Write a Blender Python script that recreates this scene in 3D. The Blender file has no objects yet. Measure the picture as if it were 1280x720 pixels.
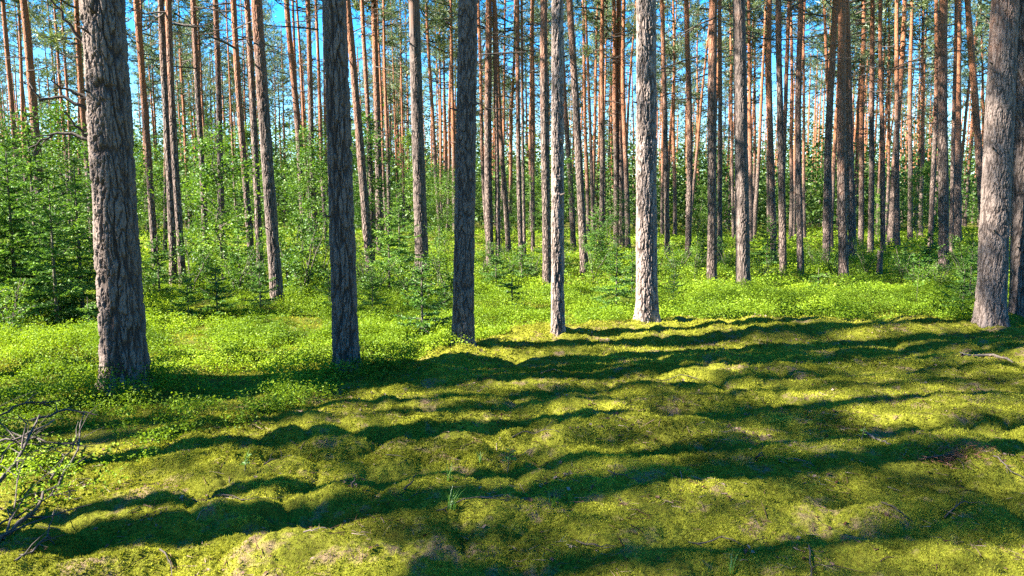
import bpy, math, time
import numpy as np
T0 = time.time()
R = math.radians
rng = np.random.default_rng(7)
C = bpy.context.scene
COL = C.collection

# ------------------------------------------------------------------ camera model
F, CX, CY = 924.0, 640.0, 360.0           # focal length in pixels of the 1280x720 photograph
H, PITCH = 1.6, math.atan((360 - 262) / 924.0)
cp, sp = math.cos(PITCH), math.sin(PITCH)

def ray(u, v):
    a, b = (u - CX) / F, -(v - CY) / F
    return np.array([a, cp + b * sp, -sp + b * cp])

def at(u, v, z=0.0):                       # point on the level z seen at a pixel
    d = ray(u, v); t = (z - H) / d[2]
    return np.array([d[0] * t, d[1] * t, z])

def proj(x, y, z):
    dz = z - H
    depth = y * cp - dz * sp
    return CX + F * x / depth, CY - F * (y * sp + dz * cp) / depth

# ------------------------------------------------------------------ noise
_G = np.random.default_rng(3).uniform(0, 2 * np.pi, (256, 256))
_GX, _GY = np.cos(_G), np.sin(_G)
def perlin(x, y, per=None):
    xi = np.floor(x).astype(np.int64); yi = np.floor(y).astype(np.int64)
    xf, yf = x - xi, y - yi
    u = xf * xf * xf * (xf * (xf * 6 - 15) + 10); v = yf * yf * yf * (yf * (yf * 6 - 15) + 10)
    x0, x1 = (xi & 255, (xi + 1) & 255) if per is None else (xi % per, (xi + 1) % per)
    y0, y1 = yi & 255, (yi + 1) & 255
    n00 = _GX[x0, y0] * xf + _GY[x0, y0] * yf
    n10 = _GX[x1, y0] * (xf - 1) + _GY[x1, y0] * yf
    n01 = _GX[x0, y1] * xf + _GY[x0, y1] * (yf - 1)
    n11 = _GX[x1, y1] * (xf - 1) + _GY[x1, y1] * (yf - 1)
    a = n00 + u * (n10 - n00); b = n01 + u * (n11 - n01)
    return (a + v * (b - a)) * 1.4
_J = np.random.default_rng(5).uniform(0.1, 0.9, (256, 256, 2))
def worley(x, y, perx=None):               # F1, F2 and the nearest cell's random value
    xi = np.floor(x).astype(np.int64); yi = np.floor(y).astype(np.int64)
    f1 = np.full(x.shape, 9.0); f2 = f1.copy(); cid = np.zeros(x.shape)
    for dx in (-1, 0, 1):
        for dy in (-1, 0, 1):
            cx, cy = xi + dx, yi + dy
            kx = (cx % perx if perx else cx) & 255; ky = cy & 255
            j = _J[kx, ky]
            d = np.hypot(cx + j[..., 0] - x, cy + j[..., 1] - y)
            m = d < f1
            f2 = np.where(m, f1, np.minimum(f2, d)); cid = np.where(m, j[..., 0] * 7.13 % 1, cid); f1 = np.where(m, d, f1)
    return f1, f2, cid
def sstep(a, b, x):
    t = np.clip((x - a) / (b - a), 0, 1); return t * t * (3 - 2 * t)

# ------------------------------------------------------------------ terrain
def edge_y(x):                             # where the bare moss gives way to bilberry behind the row of pines
    e = np.interp(x, [-9, -4, -2.6, -1.4, -0.6, 0.3, 2.0, 4.5, 6.2, 12], [2.0, 4.1, 5.2, 7.0, 8.4, 9.4, 10.2, 9.8, 10.2, 10.6])
    return e + 0.35 * perlin(x * 1.3 + 9, x * 0 + 4.4) + 0.3 * perlin(x * 3.1, x * 0 + 1.4)
def mossy(x, y):                           # 1 on open moss, 0 in bilberry
    return sstep(0.5, -0.35, y - edge_y(x) + 0.55 * perlin(x * 1.7, y * 1.7 + 30))
def plants(x, y):                          # how thickly bilberry stands: frays out over the moss, most at the left
    reach = np.interp(x, [-4, -1, 1, 5], [1.5, 1.0, .35, .3])
    d = (y - edge_y(x)) / reach + .9 * perlin(x * 1.9 + 3, y * 1.9) + .5 * perlin(x * 5, y * 5 + 13)
    return sstep(-1.1, .35, d)
FEET = [at(u, v)[:2] for u, v in ((158, 488), (433, 461), (578, 438), (697, 425), (808, 411.5), (1236, 413), (1276, 407))]
def ground(x, y):
    x = np.asarray(x, float); y = np.asarray(y, float)
    m = mossy(x, y)
    near = sstep(40, 14, np.hypot(x, y))
    wx = x + 0.22 * perlin(x * 1.4 + 3, y * 1.4); wy = y + 0.22 * perlin(x * 1.4, y * 1.4 + 8)
    f1, f2, _ = worley(wx * 1.15, wy * 1.75 + 5)
    dome = np.clip(1 - f1 * f1 * 1.5, 0, 1)
    g1, g2, _ = worley(wx * 3.4 + 11, wy * 4.0)
    dome2 = np.clip(1 - g1 * g1 * 1.4, 0, 1)
    amp = np.clip(0.75 + 0.7 * perlin(x * 0.5 + 2, y * 0.5), 0.25, 1.3)
    k1, k2, _ = worley(wx * 8.3 + 31, wy * 9.0)
    dome3 = np.clip(1 - k1 * k1 * 1.3, 0, 1)
    z = m * near * (0.11 * amp * (dome - 0.5) + 0.080 * amp * (dome2 - 0.5) + 0.024 * (dome3 - .5) + .012 * perlin(x * 21, y * 21 + 6))
    z += near * (0.06 * perlin(x * 0.45 + 7, y * 0.45) + 0.03 * (1 - m) * perlin(x * 1.3, y * 1.3 + 2))
    z += 0.10 * np.exp(-((y - edge_y(x) + 0.5) / 0.55) ** 2) * sstep(-1.5, 0.5, x) * near      # low lip at the edge of the moss
    z += 0.25 * perlin(x * 0.06 + 1, y * 0.06 + 5) * sstep(14, 40, np.hypot(x, y))
    for fx, fy in FEET:
        z = z + .045 * np.exp(-((x - fx) ** 2 + (y - fy) ** 2) / .16) * (1 + .5 * perlin(x * 4, y * 4))
    return z

# ------------------------------------------------------------------ mesh helpers
def mesh(name, V, tris=None, quads=None, mats=(), smooth=False, attrs=None, mi=None):
    me = bpy.data.meshes.new(name)
    V = np.ascontiguousarray(V, np.float32)
    nt = 0 if tris is None else len(tris); nq = 0 if quads is None else len(quads)
    me.vertices.add(len(V)); me.vertices.foreach_set('co', V.ravel())
    parts = []
    if nt: parts.append(np.asarray(tris, np.int32).ravel())
    if nq: parts.append(np.asarray(quads, np.int32).ravel())
    L = np.concatenate(parts)
    me.loops.add(len(L)); me.loops.foreach_set('vertex_index', L)
    me.polygons.add(nt + nq)
    st = np.concatenate([np.arange(nt) * 3, nt * 3 + np.arange(nq) * 4]).astype(np.int32)
    me.polygons.foreach_set('loop_start', st)
    me.polygons.foreach_set('use_smooth', np.full(nt + nq, smooth))
    for m in mats: me.materials.append(m)
    if mi is not None: me.polygons.foreach_set('material_index', np.asarray(mi, np.int32))
    for k, a in (attrs or {}).items():
        at_ = me.attributes.new(k, 'FLOAT', 'POINT'); at_.data.foreach_set('value', np.asarray(a, np.float32).ravel())
    me.update(calc_edges=True)
    return me
def obj(name, me, parent=None, loc=(0, 0, 0), rz=0, sc=1):
    o = bpy.data.objects.new(name, me); COL.objects.link(o)
    o.location = loc; o.rotation_euler = (0, 0, rz)
    o.scale = (sc, sc, sc) if np.isscalar(sc) else sc
    if parent: o.parent = parent
    return o
def tag(o, label=None, cat=None, group=None, kind=None):
    if label: o['label'] = label
    if cat: o['category'] = cat
    if group: o['group'] = group
    if kind: o['kind'] = kind
    return o
def empty(name, loc, rz=0, sc=1):
    o = obj(name, None, None, loc, rz, sc); o.empty_display_size = .2; return o
class Soup:                                # collects pieces into one mesh
    def __init__(s): s.V = []; s.T = []; s.Q = []; s.A = []; s.n = 0; s.mt = []; s.mq = []
    def add(s, V, tris=None, quads=None, a=0.5, m=0):
        V = np.asarray(V, float)
        if tris is not None and len(tris): s.T.append(np.asarray(tris) + s.n); s.mt.append(np.full(len(tris), m))
        if quads is not None and len(quads): s.Q.append(np.asarray(quads) + s.n); s.mq.append(np.full(len(quads), m))
        s.V.append(V); s.A.append(np.broadcast_to(np.asarray(a, float), (len(V),))); s.n += len(V)
    def build(s, name, mats, smooth=False):
        T = np.concatenate(s.T) if s.T else None; Q = np.concatenate(s.Q) if s.Q else None
        mi = np.concatenate((s.mt if s.T else []) + (s.mq if s.Q else []))
        return mesh(name, np.concatenate(s.V), T, Q, mats, smooth, {'tone': np.concatenate(s.A)}, mi)
def tube(P, rad, n=8, cap=True):           # tube along points
    P = np.asarray(P, float); k = len(P); rad = np.broadcast_to(np.asarray(rad, float), (k,))
    t = np.gradient(P, axis=0); t /= np.linalg.norm(t, axis=1)[:, None] + 1e-9
    ref = np.array([0.3, 0.2, 1.0]) if abs(t[:, 2]).mean() < .8 else np.array([1.0, 0.1, 0])
    a = np.cross(t, ref); a /= np.linalg.norm(a, axis=1)[:, None] + 1e-9
    b = np.cross(t, a)
    th = np.arange(n) * 2 * np.pi / n
    V = (P[:, None] + rad[:, None, None] * (np.cos(th)[None, :, None] * a[:, None] + np.sin(th)[None, :, None] * b[:, None])).reshape(-1, 3)
    i = np.arange(k - 1)[:, None] * n; j = np.arange(n)[None]; j2 = (j + 1) % n
    Q = np.stack([i + j, i + j2, i + n + j2, i + n + j], -1).reshape(-1, 4)
    return V, Q
def unit(v): return v / (np.linalg.norm(v, axis=-1, keepdims=True) + 1e-9)
def leaves(P, size, rs, up=0.55, asp=0.55, D=None):   # a diamond-shaped leaf folded at each point
    n = len(P); size = np.broadcast_to(np.asarray(size, float), (n,))
    if D is None: D = unit(rs.normal(size=(n, 3)) * [1, 1, .5])
    N = unit(rs.normal(size=(n, 3)) * (1 - up) + np.array([0, 0, up * 1.6]))
    S = unit(np.cross(D, N))
    L = D * size[:, None]; W = S * size[:, None] * asp * .5
    bend = N * size[:, None] * .12
    V = np.stack([P, P + L * .5 + W + bend, P + L, P + L * .5 - W + bend], 1).reshape(-1, 3)
    Q = np.arange(4 * n).reshape(-1, 4)
    return V, Q
def blades(P, D, ln, wd, rs):              # a thin triangular needle blade at each point
    n = len(P); S = unit(np.cross(D, rs.normal(size=(n, 3))))
    ln = np.broadcast_to(ln, (n,)); wd = np.broadcast_to(wd, (n,))
    V = np.stack([P - S * wd[:, None] * .5, P + S * wd[:, None] * .5, P + D * ln[:, None]], 1).reshape(-1, 3)
    return V, np.arange(3 * n).reshape(-1, 3)

# ------------------------------------------------------------------ materials
def mat(name):
    m = bpy.data.materials.new(name); m.use_nodes = True; nt = m.node_tree; nt.nodes.clear()
    out = nt.nodes.new('ShaderNodeOutputMaterial'); return m, nt, out
def N(nt, t, **kw):
    n = nt.nodes.new(t)
    for k, v in kw.items():
        if k in n.inputs: n.inputs[k].default_value = v
        else: setattr(n, k, v)
    return n
def ramp(nt, fac, stops):
    r = nt.nodes.new('ShaderNodeValToRGB'); e = r.color_ramp.elements
    while len(e) < len(stops): e.new(.5)
    for k, (p, c) in enumerate(stops): e[k].position = p; e[k].color = (*c, 1) if len(c) == 3 else c
    nt.links.new(fac, r.inputs[0]); return r.outputs[0]
def mixc(nt, fac, a, b, mode='MIX'):
    n = nt.nodes.new('ShaderNodeMix'); n.data_type = 'RGBA'; n.blend_type = mode
    for s, v in ((0, fac), (6, a), (7, b)):
        if isinstance(v, (int, float)): n.inputs[s].default_value = v
        elif isinstance(v, tuple): n.inputs[s].default_value = (*v, 1)
        else: nt.links.new(v, n.inputs[s])
    return n.outputs[2]
def noise(nt, vec, scale, detail=4, rough=.55):
    n = N(nt, 'ShaderNodeTexNoise', Scale=scale, Detail=detail, Roughness=rough)
    if vec is not None: nt.links.new(vec, n.inputs['Vector'])
    return n.outputs['Fac']
def math_(nt, op, a, b=0.5):
    n = nt.nodes.new('ShaderNodeMath'); n.operation = op
    for s, v in ((0, a), (1, b)):
        if isinstance(v, (int, float)): n.inputs[s].default_value = v
        else: nt.links.new(v, n.inputs[s])
    return n.outputs[0]
def leafmat(name, stops, trans=.45, gloss=.03, patch=None):
    m, nt, out = mat(name)
    a = N(nt, 'ShaderNodeAttribute', attribute_name='tone')
    oi = N(nt, 'ShaderNodeObjectInfo')
    f = math_(nt, 'ADD', math_(nt, 'MULTIPLY', a.outputs['Fac'], .75), math_(nt, 'MULTIPLY', oi.outputs['Random'], .25))
    if patch:
        geo = N(nt, 'ShaderNodeNewGeometry')
        f = math_(nt, 'ADD', math_(nt, 'MULTIPLY', f, .6), math_(nt, 'MULTIPLY', noise(nt, geo.outputs['Position'], patch, 3), .4))
    col = ramp(nt, f, stops)
    d = N(nt, 'ShaderNodeBsdfDiffuse'); nt.links.new(col, d.inputs[0])
    t = N(nt, 'ShaderNodeBsdfTranslucent')
    nt.links.new(mixc(nt, 1.0, col, (1.15, 1.12, .55), 'MULTIPLY'), t.inputs[0])
    mx = N(nt, 'ShaderNodeMixShader', Fac=trans)
    nt.links.new(d.outputs[0], mx.inputs[1]); nt.links.new(t.outputs[0], mx.inputs[2])
    g = N(nt, 'ShaderNodeBsdfGlossy', Roughness=.5); g.inputs[0].default_value = (.9, .95, .9, 1)
    m2 = N(nt, 'ShaderNodeMixShader', Fac=gloss)
    nt.links.new(mx.outputs[0], m2.inputs[1]); nt.links.new(g.outputs[0], m2.inputs[2])
    nt.links.new(m2.outputs[0], out.inputs[0]); return m

M_bil = leafmat('bilberry leaf', [(.2, (.050, .10, .008)), (.5, (.165, .255, .013)), (.8, (.33, .43, .026))], .42, .01, .9)
M_birch = leafmat('birch leaf', [(.2, (.026, .07, .009)), (.55, (.075, .16, .016)), (.85, (.18, .275, .027))], .40, .02)
M_far = leafmat('far foliage', [(.15, (.018, .05, .011)), (.5, (.052, .108, .017)), (.85, (.12, .19, .028))], .38, .02)
M_needle = leafmat('pine needles', [(.2, (.040, .070, .026)), (.55, (.085, .130, .042)), (.85, (.17, .20, .06))], .3, .04)
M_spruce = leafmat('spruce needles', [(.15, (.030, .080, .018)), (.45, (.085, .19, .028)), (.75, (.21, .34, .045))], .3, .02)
M_moss = leafmat('moss sprig', [(.2, (.06, .065, .010)), (.45, (.195, .205, .022)), (.75, (.45, .435, .048))], .3, .0, 1.6)
M_grass = leafmat('grass blade', [(.2, (.06, .16, .015)), (.8, (.16, .30, .03))], .45, .05)
M_litter = leafmat('dry litter', [(.15, (.05, .022, .012)), (.5, (.13, .07, .04)), (.85, (.30, .21, .16))], .1, .02)
M_dry = leafmat('dry rusty needles', [(.2, (.10, .035, .018)), (.8, (.27, .12, .07))], .2, .02)

def woodmat(name, c0, c1, scale=30):
    m, nt, out = mat(name); tc = N(nt, 'ShaderNodeTexCoord')
    f = noise(nt, tc.outputs['Object'], scale, 5)
    b = N(nt, 'ShaderNodeBsdfPrincipled', Roughness=.9)
    nt.links.new(ramp(nt, f, [(.3, c0), (.7, c1)]), b.inputs['Base Color'])
    bp = N(nt, 'ShaderNodeBump', Strength=.6, Distance=.01); nt.links.new(f, bp.inputs['Height'])
    nt.links.new(bp.outputs[0], b.inputs['Normal']); nt.links.new(b.outputs[0], out.inputs[0]); return m
M_twig = woodmat('dead twig', (.024, .017, .012), (.075, .054, .040), 40)
M_paletwig = woodmat('bleached branch', (.06, .043, .031), (.145, .112, .085), 30)
M_stem = woodmat('young stem', (.06, .05, .03), (.14, .12, .08), 25)

def barkmat(name, near):
    m, nt, out = mat(name); tc = N(nt, 'ShaderNodeTexCoord')
    P = tc.outputs['Object']
    sx = N(nt, 'ShaderNodeSeparateXYZ'); nt.links.new(P, sx.inputs[0])
    oi = N(nt, 'ShaderNodeObjectInfo')
    mp = N(nt, 'ShaderNodeMapping'); mp.inputs['Scale'].default_value = (1, 1, .28); nt.links.new(P, mp.inputs[0])
    n1 = noise(nt, mp.outputs[0], 22, 6, .6); n2 = noise(nt, P, 3.0, 3); n3 = noise(nt, mp.outputs[0], 90, 4, .6)
    if near:
        plate = N(nt, 'ShaderNodeAttribute', attribute_name='plate').outputs['Fac']
    else:
        v = N(nt, 'ShaderNodeTexVoronoi', feature='DISTANCE_TO_EDGE', Scale=19)
        wp = N(nt, 'ShaderNodeVectorMath', operation='ADD'); nt.links.new(mp.outputs[0], wp.inputs[0])
        sc = N(nt, 'ShaderNodeVectorMath', operation='SCALE'); sc.inputs['Scale'].default_value = .05
        nn = N(nt, 'ShaderNodeTexNoise', Scale=12.0, Detail=3); nt.links.new(P, nn.inputs[0])
        nt.links.new(nn.outputs['Color'], sc.inputs[0]); nt.links.new(sc.outputs[0], wp.inputs[1]); nt.links.new(wp.outputs[0], v.inputs[0])
        plate = ramp(nt, v.outputs['Distance'], [(.0, (0, 0, 0)), (.22, (1, 1, 1))])
    grey = mixc(nt, n1, (.088, .063, .051), (.225, .168, .139)) if near else mixc(nt, n1, (.090, .056, .042), (.26, .185, .145))
    grey = mixc(nt, math_(nt, 'MULTIPLY', n2, .4), grey, (.165, .135, .115))
    lich = ramp(nt, n3, [(.58, (0, 0, 0)), (.68, (1, 1, 1))])
    grey = mixc(nt, math_(nt, 'MULTIPLY', lich, .22), grey, (.30, .29, .26))
    if near:                               # some stems carry a paler, flakier bark, also lifted to read as sunlit
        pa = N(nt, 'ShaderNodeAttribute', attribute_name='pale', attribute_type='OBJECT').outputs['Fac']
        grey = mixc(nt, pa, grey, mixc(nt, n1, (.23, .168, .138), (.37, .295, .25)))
    grey = mixc(nt, plate, (.030, .020, .016), grey)
    orange = mixc(nt, n1, (.17, .055, .026), (.40, .165, .075))
    orange = mixc(nt, math_(nt, 'MULTIPLY', plate, .5), mixc(nt, n3, (.16, .06, .03), (.35, .15, .07)), orange)
    # thin orange bark begins some metres up the stem, at a height that differs from tree to tree
    z = math_(nt, 'ADD', sx.outputs['Z'], math_(nt, 'MULTIPLY', math_(nt, 'ADD', n2, -.5), 4.0))
    z = math_(nt, 'ADD', z, math_(nt, 'MULTIPLY', oi.outputs['Random'], -2.6))
    if near:                               # on some the ruddy bark comes lower down
        z = math_(nt, 'ADD', z, math_(nt, 'MULTIPLY', N(nt, 'ShaderNodeAttribute', attribute_name='ruddy', attribute_type='OBJECT').outputs['Fac'], 3.0))
    f = ramp(nt, math_(nt, 'MULTIPLY', z, .1), [(.46, (0, 0, 0)), (.75, (1, 1, 1))] if near else [(.17, (0, 0, 0)), (.55, (1, 1, 1))])
    col = mixc(nt, f, grey, orange)
    b = N(nt, 'ShaderNodeBsdfPrincipled', Roughness=.88); b.inputs['Specular IOR Level'].default_value = .25
    nt.links.new(col, b.inputs['Base Color'])
    bp = N(nt, 'ShaderNodeBump', Strength=.55 if near else .9, Distance=.006 if near else .02)
    hgt = n3 if near else math_(nt, 'ADD', plate, math_(nt, 'MULTIPLY', n1, .6))
    nt.links.new(hgt, bp.inputs['Height']); nt.links.new(bp.outputs[0], b.inputs['Normal'])
    nt.links.new(b.outputs[0], out.inputs[0]); return m
M_bark = barkmat('pine bark plates', True)
M_barkf = barkmat('pine bark', False)

# ground: moss, needle litter and dark humus under the bilberry
M_ground, nt, out = mat('forest floor moss')
geo = N(nt, 'ShaderNodeNewGeometry'); P = geo.outputs['Position']
ma = N(nt, 'ShaderNodeAttribute', attribute_name='moss').outputs['Fac']
n1 = noise(nt, P, 1.3, 4); n2 = noise(nt, P, 7, 5, .6); n3 = noise(nt, P, 70, 4, .65); n4 = noise(nt, P, 260, 2, .6)
moss = ramp(nt, math_(nt, 'ADD', math_(nt, 'MULTIPLY', n1, .55), math_(nt, 'MULTIPLY', n2, .45)),
            [(.33, (.070, .070, .010)), (.47, (.155, .165, .015)), (.62, (.29, .285, .026))])
moss = mixc(nt, ramp(nt, n3, [(.35, (1, 1, 1)), (.6, (0, 0, 0))]), moss, (.07, .065, .008))
lit = mixc(nt, n3, (.07, .038, .022), (.26, .17, .12))
lf = ramp(nt, math_(nt, 'ADD', math_(nt, 'MULTIPLY', n2, .6), math_(nt, 'MULTIPLY', noise(nt, P, 2.1, 3), .5)), [(.585, (0, 0, 0)), (.67, (1, 1, 1))])
mossl = mixc(nt, math_(nt, 'MULTIPLY', lf, .8), moss, lit)
humus = mixc(nt, n2, (.030, .030, .010), (.10, .11, .016))
hum = mixc(nt, n3, humus, (.13, .13, .02))
col = mixc(nt, ma, hum, mossl)
b = N(nt, 'ShaderNodeBsdfPrincipled', Roughness=1.0); b.inputs['Specular IOR Level'].default_value = .05
nt.links.new(col, b.inputs['Base Color'])
bp = N(nt, 'ShaderNodeBump', Strength=.9, Distance=.02)
nt.links.new(math_(nt, 'ADD', n3, math_(nt, 'MULTIPLY', n4, .5)), bp.inputs['Height'])
nt.links.new(bp.outputs[0], b.inputs['Normal']); nt.links.new(b.outputs[0], out.inputs[0])

# ------------------------------------------------------------------ ground sheet
def build_ground():
    th = np.concatenate([np.linspace(-180, -52, 60)[:-1], np.linspace(-52, 52, 760), np.linspace(52, 180, 60)[1:-1]])
    th = np.radians(90 - th)
    r = np.concatenate([[.15, .6, 1.1, 1.5], np.geomspace(1.8, 16, 560), np.geomspace(16.3, 60, 110), np.geomspace(64, 900, 34)])
    X = r[:, None] * np.cos(th)[None]; Y = r[:, None] * np.sin(th)[None]
    Z = ground(X, Y)
    n = len(th); k = len(r)
    i = np.arange(k - 1)[:, None] * n; j = np.arange(n)[None]; j2 = (j + 1) % n
    Q = np.stack([i + j, i + n + j, i + n + j2, i + j2], -1).reshape(-1, 4)
    V = np.stack([X, Y, Z], -1).reshape(-1, 3)
    Q = Q[:, ::-1]
    V = np.vstack([V, [[0, 0, ground(0, 0).item()]]]); c = len(V) - 1
    T = np.stack([np.full(n, c), np.arange(n), (np.arange(n) + 1) % n], -1)[:, ::-1]
    ms = np.append(np.maximum(mossy(X, Y), .75 * (1 - plants(X, Y))).ravel(), 1)
    me = mesh('forest_floor', V, T, Q, [M_ground], True, {'moss': ms})
    # make sure the sheet faces up
    if me.polygons[len(me.polygons) // 2].normal.z < 0: me.flip_normals()
    o = obj('forest_floor', me); tag(o, 'uneven mossy forest floor with hummocks and needle litter', None, None, 'structure')
build_ground()

# ------------------------------------------------------------------ sun direction
SUN_AZ, SUN_EL = R(194), R(39)             # azimuth (from +x) the light comes from: left and a little behind the camera
sd = np.array([math.cos(SUN_AZ), math.sin(SUN_AZ)])

# ------------------------------------------------------------------ pines
def pine_crown(seed, h0=12.0, h1=21.0, spread=2.2, ntuft=18, nlimb=34):
    rs = np.random.default_rng(seed); s = Soup()
    for q in range(nlimb):
        f = (q + rs.uniform(0, .8)) / nlimb
        z = h0 + (h1 - h0) * f
        az = rs.uniform(0, 2 * np.pi); L = spread * (1.0 - .72 * f ** 1.5) * rs.uniform(.55, 1.15) * (0.55 + .45 * min(1, f * 4 + .2))
        d = np.array([math.cos(az), math.sin(az), 0]); k = 6; t = np.linspace(0, 1, k)
        rise = rs.uniform(-.05, .45) + .5 * f
        P = np.array([0, 0, z]) + d * (t * L)[:, None] + np.array([0, 0, 1]) * (rise * L * t ** 1.6)[:, None] + rs.normal(size=(k, 3)) * .07 * t[:, None]
        V, Q = tube(P, np.linspace(.045 * (1.2 - f), .012, k), 5); s.add(V, None, Q, .4, 1)
        nt_ = int(ntuft * 1.35 * (.6 + .6 * rs.random()))
        for w in range(nt_):
            tt = rs.uniform(.35, 1.02) if w > 2 else 1.0
            c = np.array([np.interp(tt, t, P[:, i]) for i in range(3)])
            side = unit(rs.normal(size=3) * [1, 1, .5] + d * .5); off = rs.uniform(.12, .55)
            e = c + side * off + np.array([0, 0, rs.uniform(0, .18)])
            if w % 3 == 0:
                V, Q = tube(np.array([c, (c + e) / 2 + rs.normal(size=3) * .03, e]), [.012, .009, .006], 3); s.add(V, None, Q, .3, 1)
            nb = 9; D = unit(rs.normal(size=(nb, 3)) + side * .8 + np.array([0, 0, .35]))
            V, Tt = blades(np.repeat(e[None], nb, 0) + rs.normal(size=(nb, 3)) * .05, D, rs.uniform(.13, .26, nb), .037, rs)
            s.add(V, Tt, None, np.repeat(np.clip(rs.normal(.5, .2) + rs.normal(0, .1, nb), 0, 1), 3), 0)
    # bare dead branches below the live crown
    for q in range(12):
        z = h0 * rs.uniform(.45, 1.02); az = rs.uniform(0, 2 * np.pi); L = rs.uniform(.4, 1.5)
        d = np.array([math.cos(az), math.sin(az), rs.uniform(-.25, .25)]); t = np.linspace(0, 1, 5)
        P = np.array([0, 0, z]) + d * (t * L)[:, None] + np.array([0, 0, -.3]) * (t ** 2 * L * rs.uniform(-.6, 1))[:, None] + rs.normal(size=(5, 3)) * .05 * t[:, None]
        V, Q = tube(P, np.linspace(.02, .006, 5), 4); s.add(V, None, Q, .3, 1)
        for w in range(3):
            c = P[rs.integers(1, 4)]; e = c + unit(d + rs.normal(size=3) * .7) * L * .4
            V, Q = tube(np.array([c, (c + e) / 2 + rs.normal(size=3) * .03, e]), [.008, .006, .004], 3); s.add(V, None, Q, .3, 1)
    return s.build('crown', [M_needle, M_twig])
CROWNS = [pine_crown(100 + k, rs_[0], rs_[1], rs_[2], rs_[3]) for k, rs_ in enumerate(
    [(12, 20.5, 2.1, 18), (10.5, 20.5, 2.4, 20), (13, 21, 1.9, 17), (9.5, 20, 2.0, 16), (11.5, 21.5, 2.6, 22), (12.5, 20, 1.7, 15), (8.5, 20, 2.2, 15)])]

def trunk_axis(rs, h, lean, wob):
    z = np.concatenate([np.linspace(0, 1.2, 7), np.linspace(1.7, h, 30)])
    ph = rs.uniform(0, 6.28, 4)
    ox = lean[0] * z + wob * (np.sin(z * .23 + ph[0]) - math.sin(ph[0])) + .3 * wob * (np.sin(z * .8 + ph[1]) - math.sin(ph[1]))
    oy = lean[1] * z + wob * (np.sin(z * .2 + ph[2]) - math.sin(ph[2]))
    return z, ox, oy
def far_trunk(rs, r, h, lean, wob):
    z, ox, oy = trunk_axis(rs, h, lean, wob)
    rad = r * (1 - .78 * (z / h) ** 1.1) * (1 + .32 * np.exp(-z / .22)) * (1 + rs.normal(0, .015, len(z)))
    P = np.stack([ox, oy, z - .12], 1)
    n = 14; th = np.arange(n) * 2 * np.pi / n
    rr = rad[:, None] * (1 + .05 * rs.normal(size=(len(z), n)))
    V = np.stack([P[:, 0:1] + rr * np.cos(th), P[:, 1:2] + rr * np.sin(th), np.repeat(P[:, 2:3], n, 1)], -1).reshape(-1, 3)
    i = np.arange(len(z) - 1)[:, None] * n; j = np.arange(n)[None]; j2 = (j + 1) % n
    Q = np.stack([i + j, i + j2, i + n + j2, i + n + j], -1).reshape(-1, 4)
    return mesh('trunk', V, None, Q, [M_barkf], True), lambda q: (np.interp(q, z, ox), np.interp(q, z, oy))
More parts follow.
